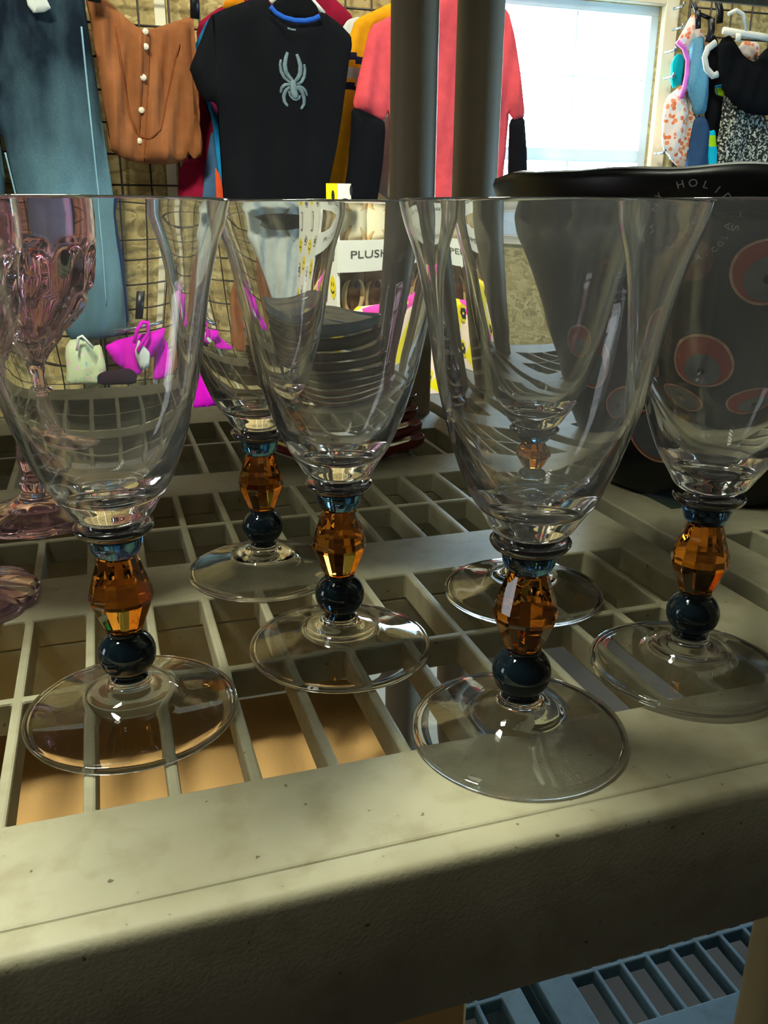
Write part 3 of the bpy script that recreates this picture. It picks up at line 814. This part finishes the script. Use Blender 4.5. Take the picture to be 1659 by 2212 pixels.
# back layers
garment('shirt', 'maroon shirt hanging behind the black t-shirt, seen at its left', 'shirt',
    [(424, 52), (470, 18), (560, -25), (640, -30), (700, -25), (765, 38), (740, 60), (560, 200), (500, 440), (384, 440), (388, 356), (436, 330), (430, 180)], 12.52, M['maroonf'], puff=.03, fold=.02, seed=4)
garment('shirt', 'azure blue shirt showing as strips beside the left sleeve of the black t-shirt', 'shirt',
    [(452, 34), (500, 20), (640, 60), (640, 300), (560, 470), (486, 470), (470, 360), (458, 255), (440, 190), (409, 152), (403, 134)], 12.35, M['azure'], puff=.05, fold=.02, seed=5)
garment('shirt', 'steel blue shirt with its lower edge left of the black t-shirt', 'shirt',
    [(456, 283), (468, 300), (480, 440), (436, 440), (444, 360)], 12.45, M['steel'], puff=.03, fold=.01, seed=6)
garment('shirt', 'orange red garment showing as a thin sliver left of the black t-shirt hem', 'shirt',
    [(464, 360), (476, 380), (492, 470), (470, 470)], 12.30, M['orange'], puff=.02, fold=.01, seed=7)
garment('shirt', 'rose pink garment peeking out below the left sleeve of the black t-shirt', 'shirt',
    [(452, 216), (478, 214), (482, 250), (466, 246)], 12.26, M['pinkf'], puff=.02, fold=.01, seed=8)
garment('shirt', 'white shirt whose shoulder shows right of the black t-shirt', 'shirt',
    [(738, 62), (752, 42), (775, 36), (800, 50), (790, 140), (740, 90)], 12.36, M['whitef'], puff=.04, fold=.01, seed=9)
garment('shirt', 'orange shirt corner above the left shoulder of the black t-shirt', 'shirt',
    [(478, 18), (492, -10), (520, -30), (530, 10), (505, 18)], Y1 - .10, fab('amber_cotton', '#e08a14'), puff=.03, fold=.01, seed=10)
# yellow sleeve shirt with stripes
pz = lambda y: at(760, y, 12.24).z
za, zb, zc, zd, ze, zf = pz(117), pz(134), pz(146), pz(175), pz(183), pz(198)
def yband(x, z):
    # stripes run slightly downhill to the right
    xx = at(760, 100, 12.24).x; z2 = z + (x - xx) * .18
    if zb < z2 < za or zf < z2 < ze: return 1
    if zd < z2 < zc: return 2
    return 0
garment('shirt', 'golden yellow knit shirt with navy and grey striped sleeve hanging between black and coral shirts', 'shirt',
    [(752, 88), (768, 42), (806, 24), (850, 4), (870, 20), (850, 60), (802, 60), (796, 110), (772, 180), (757, 300), (748, 380), (740, 440), (704, 440), (714, 350), (728, 260), (738, 160)], 12.24, [M['gold'], M['navyf'], M['greyf']], puff=.08, fold=.02, seed=11, bands=yband, step=.045)
# coral shirt with black sleeves
COR = [(800, 56), (845, 34), (900, 10), (940, -8), (965, -30), (1020, -30), (1060, 0), (1098, 24), (1112, 80), (1124, 160), (1134, 252), (1112, 262), (1096, 240), (1090, 300), (1080, 452), (900, 452), (850, 440), (846, 260), (838, 236), (828, 262), (800, 246), (761, 232), (776, 160)]
t, d = garment('shirt', 'coral red t-shirt with black long sleeves hanging behind the two grey posts', 'shirt', COR, 12.02, M['coral'], puff=.09, fold=.03, seed=12)
cloth('sleeve', [(760, 230), (800, 245), (830, 262), (832, 285), (826, 360), (812, 450), (742, 450), (750, 380), (757, 300)], 12.03, M['black'], puff=.10, fold=.02, seed=13, parent=t)
cloth('sleeve', [(1100, 258), (1132, 250), (1137, 320), (1139, 400), (1138, 470), (1096, 470), (1100, 340)], 12.03, M['black'], puff=.10, fold=.02, seed=14, parent=t)
garment('shirt', 'pale grey green shirt hanging behind the coral shirt left of the post', 'shirt',
    [(830, 250), (850, 240), (850, 440), (812, 410), (818, 330)], Y1 - .02, M['whitef'], puff=.05, fold=.02, seed=15)
# black t-shirt with spider emblem
TS = [(506, 14), (540, 0), (575, -14), (582, 22), (600, 38), (632, 48), (664, 48), (686, 40), (692, 26), (704, 30), (732, 50), (758, 78), (760, 100), (754, 128), (746, 190), (738, 250), (727, 320), (712, 390), (706, 440), (702, 505), (600, 512), (488, 505), (484, 420), (480, 340), (474, 246), (466, 222), (440, 216), (428, 196), (416, 165), (409, 148), (430, 96), (454, 34), (478, 22)]
t, d = garment('t_shirt', 'black short sleeved t-shirt with a grey spider emblem and blue collar', 't-shirt', TS, Y3, M['black'], puff=.07, fold=.03, fs=6, seed=16, part='body')
mb = MB(); strokes(mb, dense([(580, 18), (592, 32), (610, 42), (632, 48), (655, 49), (674, 45), (686, 39)], 4), Y3, lambda x, z: .09, .030, flat=.6, lift=.02); mb.build('collar', M['royal'], t, local=False)
cloth('collar_back', [(588, 8), (620, -16), (660, -14), (686, 16), (690, 40), (640, 46), (604, 38)], Y3 + .04, M['black2'], puff=.01, fold=0, seed=17, parent=t, back=.02)
M['emblem'] = plain('silver_blue_print', '#5c6e72', .6, .35, 60)
mb = MB()
E0 = lambda zx, zy: (560 + zx * 140 / 1659, 90 + zy * 170 / 2014)
def leg(pts, w): 
    q = [E0(*p) for p in pts]; q = dense(q, 3); n = len(q)
    rr = [w * .5 * at(1, 0, Y3).y / FPX * 140 / 1659 * (0.55 + .45 * math.sin(PI * min(1, (i + 1) / n * .9))) for i in range(n)]
    strokes(mb, q, Y3, d, rr, flat=.3, lift=.004)
leg([(690, 300), (645, 450), (615, 620), (640, 800), (720, 930), (820, 1040)], 110)
leg([(920, 350), (970, 500), (1010, 660), (1000, 850), (950, 960), (860, 1060)], 110)
leg([(515, 490), (490, 620), (520, 800), (600, 950), (720, 1050), (810, 1090)], 80)
leg([(1110, 610), (1130, 760), (1110, 930), (1040, 1060), (920, 1130)], 80)
leg([(510, 1340), (540, 1210), (620, 1130), (760, 1120)], 80)
leg([(1200, 1420), (1150, 1290), (1080, 1220), (1000, 1180), (900, 1190)], 75)
leg([(690, 1680), (610, 1560), (590, 1420), (640, 1280), (740, 1190)], 95)
leg([(1030, 1750), (1110, 1620), (1110, 1480), (1060, 1330), (980, 1240), (880, 1210)], 100)
leg([(720, 1290), (740, 1400), (820, 1490), (900, 1520), (980, 1480), (1000, 1400)], 60)
leg([(840, 1020), (830, 1150), (840, 1300), (870, 1400), (880, 1480)], 190)
mb.build('spider_emblem', M['emblem'], t, local=False)
mb = MB(); strokes(mb, dense([(619, 63), (628, 66), (637, 67)]), Y3, d, .012); mb.build('neck_mark', M['emblem'], t, local=False)
# hanger of the t-shirt
hg = thing('hanger', 'white and clear plastic hanger inside the neck of the black t-shirt', 'hanger', at(640, -20, Y3 + .14))
def pth(px, Y): return [tuple(at(x, y, Y)) for x, y in px]
MB().tube(pth([(585, 6), (600, -8), (640, -20), (665, -10), (684, 12), (700, 30)], Y3 + .14), .032, 8).build('arm', M['whitepl'], hg, local=False)
MB().tube(pth([(640, -20), (642, -50), (655, -70)], Y3 + .1), .012, 8).build('hook', M['chrome'], hg, local=False)
# skirt clip hook, top
hg = thing('hanger', 'black clip hanger holding the rust skirt', 'hanger', at(300, 0, Y2 - .15))
MB().tube(pth([(196, -12), (300, -30), (420, -30), (421, 34)], Y2 - .2), .03, 8).build('bar', M['blackpl'], hg, local=False)
MB().tube(pth([(204, -40), (204, 4)], Y2 - .3), .075, 8, flat=.5).build('clip', M['blackpl'], hg, local=False)
MB().tube(pth([(420, -40), (421, 40)], Y2 - .3), .055, 8, flat=.5).build('clip', M['blackpl'], hg, local=False)

# lower row
garment('bikini_brief', 'hot pink bikini bottom with ties hanging low between jeans hem and goblets', 'swimwear',
    [(236, 796), (271, 783), (322, 775), (376, 771), (420, 765), (422, 791), (390, 819), (352, 839), (347, 859), (328, 857), (290, 837), (258, 821)], Y2 - .1, M['hotpink'], puff=.08, fold=.03, fs=8, seed=20)
tie = thing('bikini', 'white and hot pink bikini top knotted over the pink bikini bottom', 'swimwear', at(345, 742, Y2 - .3))
mb = MB(); mb.tube(pth([(320, 792), (326, 762), (340, 744), (356, 746), (362, 772), (348, 788), (332, 810)], Y2 - .32), .035, 8); mb.build('tie', M['hotpink'], tie, local=False)
cloth('cup', [(322, 812), (332, 784), (352, 802), (374, 817), (376, 840), (350, 845)], Y2 - .28, M['whitef'], puff=.05, fold=.01, seed=21, parent=tie)
garment('bikini_brief', 'hot pink bikini bottom hanging lowest, its corner seen directly between two goblets', 'swimwear',
    [(385, 780), (420, 790), (446, 812), (466, 842), (478, 852), (470, 872), (440, 882), (398, 884), (392, 830)], Y2 + .12, M['hotpink'], puff=.06, fold=.02, seed=22)
garment('dress', 'pale green floral dress on a white hanger below the jeans', 'dress',
    [(128, 802), (150, 778), (166, 774), (200, 797), (226, 792), (240, 832), (236, 892), (120, 892)], Y2, M['pastel'], puff=.08, fold=.03, fs=9, seed=23)
hg = thing('hanger', 'white plastic hanger above the pale green floral dress', 'hanger', at(180, 774, Y2 - .1))
MB().tube(pth([(160, 807), (166, 778), (176, 774), (206, 800)], Y2 - .18), .022, 8).build('arm', M['whitepl'], hg, local=False)
hg = thing('hanger', 'black and grey clip hanger above the hot pink bikini bottom', 'hanger', at(330, 680, Y2 - .1))
MB().tube(pth([(330, 668), (330, 735)], Y2 - .2), .07, 8, flat=.5).build('clip', M['blackpl'], hg, local=False)
MB().tube(pth([(262, 762), (340, 756), (412, 750)], Y2 - .14), .03, 8).build('bar', M['chrome'], hg, local=False)
garment('garment', 'dark purple folded garment low behind the leftmost goblet', 'clothing',
    [(214, 858), (228, 846), (282, 838), (312, 838), (336, 856), (334, 896), (216, 896)], Y3, fab('aubergine', '#2a1a26'), puff=.08, fold=.02, seed=24)
garment('garment', 'rust brown garment with white edge hanging low behind the back goblet', 'clothing',
    [(470, 800), (480, 700), (505, 620), (530, 620), (545, 700), (550, 790), (520, 880), (490, 880)], 12.36, M['rust'], puff=.05, fold=.03, seed=25)
t, d = garment('hooded_top', 'white drawstring top seen through the back goblets', 'top',
    [(476, 560), (500, 460), (540, 452), (600, 448), (650, 452), (690, 470), (696, 600), (690, 740), (640, 800), (560, 790), (530, 700), (500, 620)], Y2, M['whitef'], puff=.12, fold=.05, fs=9, seed=27, part='body')
mb = MB(); strokes(mb, dense([(520, 480), (548, 500), (572, 492), (600, 484), (622, 520), (640, 560)]), Y2, d, .025, flat=.9, lift=.02); mb.build('drawstring', M['whitepl'], t, local=False)
garment('shirt', 'dusty rose shirt seen through the middle goblet', 'shirt',
    [(668, 430), (690, 430), (700, 560), (680, 700), (660, 700), (660, 560)], Y1, fab('dusty_rose', '#a0506a'), puff=.06, fold=.02, seed=28)

# right-hand wall garments
Y4 = 12.35
garment('swimsuit', 'orange floral swimsuit with orchid trim right of the window', 'swimwear',
    [(1497, 28), (1512, 60), (1522, 80), (1536, 95), (1530, 130), (1514, 120), (1500, 112), (1480, 104), (1463, 92), (1476, 66)], Y4, M['floral'], puff=.06, fold=.02, seed=30)
mb = MB(); o = tag(mb.tube(pth([(1463, 90), (1478, 104), (1486, 130), (1484, 160), (1478, 190), (1472, 212)], Y4 - .12), .035, 8).build('swim_strap', M['lilac']), 'orchid pink strap hanging from the floral swimsuit beside the window', 'strap')
garment('dress', 'pale orange floral dress hanging low right of the window casing', 'dress',
    [(1440, 210), (1475, 182), (1494, 186), (1504, 230), (1502, 300), (1492, 350), (1478, 372), (1452, 348), (1432, 320), (1432, 270)], Y4 + .03, M['floral'], puff=.09, fold=.04, fs=9, seed=31)
garment('swimsuit', 'teal swimsuit hanging beside the window casing', 'swimwear',
    [(1452, 136), (1462, 116), (1474, 118), (1476, 150), (1470, 182), (1452, 192)], Y4 + .08, M['teal'], puff=.06, fold=.02, seed=32)
garment('vest', 'light blue denim vest hanging right of the floral swimsuit', 'vest',
    [(1497, 82), (1518, 78), (1522, 110), (1528, 150), (1530, 200), (1524, 244), (1502, 250), (1492, 215), (1484, 180), (1492, 130)], Y4 - .12, M['ldenim'], puff=.08, fold=.03, seed=33)
garment('shorts', 'navy blue shorts hanging below the light denim vest', 'shorts',
    [(1502, 255), (1522, 250), (1536, 290), (1536, 400), (1480, 400), (1488, 330), (1498, 280)], Y4 - .16, M['navyb'], puff=.08, fold=.04, fs=10, seed=34)
garment('trousers', 'black trousers hanging between denim vest and speckled dress', 'trousers',
    [(1516, 80), (1548, 76), (1560, 170), (1566, 250), (1558, 300), (1540, 400), (1530, 300), (1524, 250), (1530, 180)], Y4 + .02, M['black2'], puff=.08, fold=.03, seed=35)
garment('dress', 'black and white speckled dress hanging at the right edge', 'dress',
    [(1566, 200), (1580, 215), (1600, 235), (1650, 242), (1662, 300), (1662, 400), (1545, 400), (1546, 330), (1560, 270)], Y4 - .10, M['speck'], puff=.10, fold=.03, seed=36)
t, d = garment('t_shirt', 'black top on a white clip hanger at the upper right edge', 't-shirt',
    [(1560, 82), (1576, 76), (1590, 96), (1606, 122), (1628, 134), (1645, 120), (1662, 100), (1700, 110), (1700, 240), (1660, 250), (1615, 246), (1590, 228), (1566, 204), (1556, 160), (1552, 110)], Y4 - .40, M['black2'], puff=.10, fold=.02, seed=37)
mb = MB(); mb.tube(pth([(1546, 92), (1528, 106), (1522, 124), (1526, 148), (1540, 164), (1550, 160)], Y4 - .48), .05, 8, flat=.6)
tag(mb.build('hair_band', M['whitef']), 'white and grey band hanging against the black top', 'band')
garment('shirt', 'azure and lime striped garment showing under the black top', 'shirt',
    [(1546, 184), (1560, 182), (1566, 210), (1550, 206)], Y4 - .24, [M['azure'], M['chartreuse']], puff=.03, fold=0, seed=38, bands=lambda x, z: 1 if z < at(1555, 195, Y4).z else 0, step=.03)
garment('shirt', 'cyan and lime garment hanging low beside the speckled dress', 'shirt',
    [(1530, 284), (1544, 280), (1548, 330), (1546, 400), (1530, 400)], Y4 - .22, [fab('cyan_cotton', '#10b4d0'), M['chartreuse']], puff=.03, fold=0, seed=39, bands=lambda x, z: 1 if int(z * 6) % 3 == 0 else 0, step=.04)
garment('garment', 'coral patterned garment behind the white clip hanger', 'clothing',
    [(1596, 104), (1606, 88), (1640, 92), (1640, 120), (1630, 132), (1606, 120)], Y4 - .02, M['floral'], puff=.04, fold=.01, seed=40)
hg = thing('hanger', 'white clip hanger holding the black top at the right edge', 'hanger', at(1600, 70, Y4 - .4))
MB().tube(pth([(1562, 66), (1600, 72), (1640, 78), (1680, 86)], Y4 - .56), .05, 8, flat=.6).build('bar', M['whitepl'], hg, local=False)
MB().tube(pth([(1574, 30), (1590, 22), (1604, 30), (1612, 64)], Y4 - .56), .03, 8).build('hook', M['whitepl'], hg, local=False)
MB().tube(pth([(1596, 72), (1594, 90)], Y4 - .60), .05, 8, flat=.5).build('clip', M['whitepl'], hg, local=False)
hg = thing('hanger', 'black clip hanger holding the floral swimsuit', 'hanger', at(1510, 30, Y4 - .2))
MB().tube(pth([(1498, 5), (1506, 28), (1520, 34), (1542, 44)], Y4 - .2), .03, 8).build('bar', M['blackpl'], hg, local=False)
MB().tube(pth([(1508, 22), (1508, 62)], Y4 - .26), .05, 8, flat=.5).build('clip', M['blackpl'], hg, local=False)
for i, (x, y, xx, yy, lb) in enumerate([(1550, 0, 1554, 50, 'black hanger hook cluster above the denim vest'), (1536, 40, 1530, 90, 'black hanger clip above the black trousers')]):
    hg = MB().tube(pth([(x, y), ((x + xx) / 2 + 4, (y + yy) / 2), (xx, yy)], Y4 - .2 - .05 * i), .05, 8).build('hanger', M['blackpl'], smooth=True); tag(hg, lb, 'hanger')
for i, (x, y, lb) in enumerate([(1458, 108, 'at the height of the teal swimsuit'), (1454, 165, 'below the teal swimsuit'), (1474, 58, 'beside the floral swimsuit'), (1434, 330, 'beside the lower floral dress'), (1476, 12, 'at the top, right of the window')]):
    p = at(x, y, GY - .25)
    o = MB().tube([(p.x, GY - .02, p.z), (p.x, p.y, p.z), (p.x, p.y - .02, p.z + .05)], .022, 8).build('gridwall_hook', M['chrome'])
    tag(o, 'small chrome gridwall hook %s' % lb, 'hook', 'chrome hooks beside the window')

# ------------------------------------------------------------------ slipper display
DY = 7.0
P = lambda x, y, Y=DY: at(x, y, Y)
dx0, dx1 = 1.885, 3.15
disp_ = thing('slipper_display', 'cardboard floor display of plush slippers behind the two posts', 'display stand', (2.5, DY + .5, -5.1))
M['white_card'] = plain('white_card', '#e9e6d8', .6, .03, 20)
M['ink'] = plain('dark_ink', '#4a4638', .6, .05, 20)
M['yellow'] = plain('yellow_print', '#f0d800', .55, .05, 20)
M['blackink'] = plain('black_ink', '#1a1a18', .6, .05, 20)
M['pinkink'] = plain('magenta_print', '#e03aa8', .55, .05, 20)
M['creamf'] = fab('cream_fleece', '#e2d6b4', .08, 30)
M['tan_ell'] = fab('tan_fleece', '#b89a6c', .12, 30)
M['leop'] = voro_cloth('leopard_plush', ['#3a2614', '#5c4224', '#7a5a34'], 40, basecol='#6b4d2a', thresh=.3)
zt, zs1, zs0 = 1.12, .755, .441
MB().box((dx0, DY + .05, -5.1), (dx1, DY + 1.2, -.55)).build('base_carton', M['white_card'], disp_, smooth=False, local=False, bevel=.01)
MB().box((dx0, DY + 1.1, -.55), (dx1, DY + 1.2, zt)).build('back_panel', M['white_card'], disp_, smooth=False, local=False)
side = MB().box((dx0 - .03, DY + .0, -.55), (dx0, DY + 1.2, 1.10)).build('side_panel', M['white_card'], disp_, smooth=False, local=False)
MB().box((dx1, DY + .0, -.55), (dx1 + .03, DY + 1.2, 1.10)).build('side_panel', M['white_card'], disp_, smooth=False, local=False)
hd = MB().box((dx0 - .03, DY - .03, zs0), (dx1 + .03, DY, zs1)).build('header', M['white_card'], disp_, smooth=False, local=False)
vs, fs_ = text_polys('PLUSH SLIPPERS', .098)
xs_ = [v.x for v in vs]; wtxt = max(xs_) - min(xs_)
pa, pb = at(760, 580, DY), at(1012, 580, DY); k = (pb.x - pa.x) / wtxt * .9
MB().add([(pa.x + (v.x - min(xs_)) * k, DY - .034, .565 + v.y * 1.05) for v in vs], fs_).build('lettering', M['ink'], hd, smooth=False, local=True, recalc=False).location = -Vector((0, 0, 0))
for o in hd.children: o.matrix_parent_inverse = Matrix.Identity(4); o.location = -(Vector(disp_.location))
# smileys and daisies printed on the side panel and its front edge strip
def flat_disc(mb, cx, cz, rx, rz, y, axis, mi, n=28):
    base_i = len(mb.v)
    for k in range(n):
        a = 2 * PI * k / n
        mb.v.append((y, cx + rx * math.cos(a), cz + rz * math.sin(a)) if axis == 'x' else (cx + rx * math.cos(a), y, cz + rz * math.sin(a)))
    mb.f.append([base_i + k for k in range(n)]); mb.mi.append(mi)
xf = dx0 - .033
def sub(name, mats, mb):
    o = mb.build(name, mats, side, smooth=False, recalc=False); o.location = -Vector(disp_.location); return o
for r_ in range(5):
    for c in range(4):
        cy = DY + .15 + c * .30; cz = .95 - r_ * .33 - (c % 2) * .08; mb = MB()
        if (r_ + c) % 2 == 0:
            flat_disc(mb, cy, cz, .11, .11, xf, 'x', 0)
            flat_disc(mb, cy - .035, cz + .03, .012, .02, xf - .002, 'x', 1); flat_disc(mb, cy + .035, cz + .03, .012, .02, xf - .002, 'x', 1)
            for q in range(-4, 5): flat_disc(mb, cy + q * .014, cz - .03 - .02 * (1 - (q / 4) ** 2), .01, .01, xf - .002, 'x', 1, 8)
            sub('smiley_print', [M['yellow'], M['blackink']], mb)
        else:
            for q in range(6):
                a = q * PI / 3; flat_disc(mb, cy + .06 * math.cos(a), cz + .06 * math.sin(a), .035, .035, xf, 'x', 0, 14)
            for q in range(6):
                a = q * PI / 3; flat_disc(mb, cy + .06 * math.cos(a), cz + .06 * math.sin(a), .024, .024, xf - .002, 'x', 1, 14)
            flat_disc(mb, cy, cz, .03, .03, xf - .003, 'x', 0, 14)
            sub('daisy_print', [M['blackink'], M['white_card']], mb)
# corner card standing on the left edge
mb = MB(); pc1 = at(704, 396, DY); pc2 = at(757, 430, DY)
mb.box((pc1.x, DY - .02, 1.0), (pc1.x + .09, DY + .0, pc1.z), 0); mb.box((pc1.x + .09, DY - .02, 1.0), (pc2.x, DY + .0, pc1.z), 1)
flat_disc(mb, pc1.x + .05, pc1.z - .09, .012, .04, DY - .023, 'y', 2); flat_disc(mb, pc1.x + .15, pc1.z - .16, .05, .05, DY - .023, 'y', 2); flat_disc(mb, pc1.x + .15, pc1.z - .16, .038, .038, DY - .025, 'y', 1)
flat_disc(mb, pc1.x + .2, pc1.z - .05, .012, .04, DY - .023, 'y', 2)
mb.build('corner_card', [M['yellow'], M['white_card'], M['blackink']], disp_, smooth=False, local=False, recalc=False)
# slippers: upper cream row, lower leopard row
def slipper_mb(mat_i=0):
    mb = MB(); n = 28; rows = []
    for s_ in range(11):
        t = s_ / 10; zc = -.5 + t; w_ = .13 * (math.sin(PI * (.06 + .9 * t)) ** .5) * (1 + .12 * t); hh = .075 * (1.0 if t < .45 else 1.0) * math.sin(PI * (.08 + .86 * t)) ** .5
        row = []
        for k in range(n):
            a = 2 * PI * k / n; mb.v.append((w_ * math.cos(a), -hh * math.sin(a) * (1.5 if math.sin(a) > 0 and t > .45 else .5), zc * .62)); row.append(len(mb.v) - 1)
        rows.append(row)
    for i in range(10):
        for k in range(n): mb.f.append([rows[i][k], rows[i][(k + 1) % n], rows[i + 1][(k + 1) % n], rows[i + 1][k]]); mb.mi.append(0)
    mb.f.append(rows[0][::-1]); mb.mi.append(0); mb.f.append(rows[-1][:]); mb.mi.append(0)
    return mb
def cuff_mb():
    mb = MB(); pts = []
    for k in range(17):
        a = 2 * PI * k / 16; pts.append((.10 * math.cos(a), -.075, -.07 + .17 * math.sin(a)))
    mb.tube(pts, .028, 8); return mb
s0 = thing('plush_slipper', '', 'slipper', (0, 0, 0))
slipper_mb().build('upper', M['leop'], s0); cuff_mb().build('cuff', M['tan_ell'], s0)
first = True
for j, (zz, k0, mats) in enumerate([(.775, 5, ('creamf', 'tan_ell')), (.27, 5, ('leop', 'tan_ell'))]):
    src = s0
    if j == 0:
        s1 = thing('plush_slipper', '', 'slipper', (0, 0, 0)); slipper_mb().build('upper', M['creamf'], s1); cuff_mb().build('cuff', M['tan_ell'], s1); src = s1
    pos = ['leftmost', 'second from left', 'middle', 'second from right', 'rightmost']
    for i in range(5):
        s_ = src if i == 0 else copy_tree(src)
        s_.location = Vector((dx0 + .17 + i * .235, DY + .18 + .02 * (i % 2), zz - .02 * (i % 2))) * S; s_.rotation_euler = (0, math.radians(random.uniform(-6, 6)), 0)
        tag(s_, '%s of the %s' % (pos[i], 'cream plush slippers above the lettered strip' if j == 0 else 'brown leopard plush slippers below the lettered strip'), 'slipper', 'plush slippers in the display')
# printed fleece throw hanging on the front
def throw_mat():
    mt, nt, b = base('bright_print_fleece'); v = coords(nt)
    vo = nd(nt, 'ShaderNodeTexVoronoi'); vo.inputs['Scale'].default_value = 13; nt.links.new(v, vo.inputs['Vector'])
    sep = nd(nt, 'ShaderNodeSeparateColor'); nt.links.new(vo.outputs['Color'], sep.inputs['Color'])
    nt.links.new(ramp(nt, sep.outputs[0], [(0, srgb('#f2e000')), (.32, srgb('#f0d8c0')), (.62, srgb('#e03aa8')), (.76, srgb('#f0e6d2')), (.9, srgb('#f2e000'))], 'CONSTANT'), b.inputs['Base Color'])
    b.inputs['Roughness'].default_value = .85; return mt
M['throw'] = throw_mat()
th = thing('printed_throw', 'yellow, pink and cream printed fleece throw hanging on the slipper display', 'throw', (2.5, DY - .05, -.5))
th_o, th_d = cloth('fleece', [], DY - .03, M['throw'], puff=.05, fold=.02, fs=9, seed=50, parent=th, world=[(dx0, .12), (dx1, .12), (dx1, -.95), (dx0, -.95)])
mb = MB()
for (x, z_) in [(2.35, -.05), (2.72, .0), (2.62, -.35), (2.2, -.4), (2.95, -.25), (2.5, -.75), (2.05, -.02)]:
    yy = DY - .03 - th_d(x, z_) - .012
    flat_disc(mb, x, z_, .085, .085, yy, 'y', 0)
    for q in range(6):
        a = q * PI / 3; flat_disc(mb, x + .035 * math.cos(a), z_ + .035 * math.sin(a), .022, .022, yy - .003, 'y', 1, 12)
    flat_disc(mb, x, z_, .014, .014, yy - .006, 'y', 0, 12)
mb.build('daisy_print', [M['yellow'], M['blackink']], th, smooth=False, local=False, recalc=False)
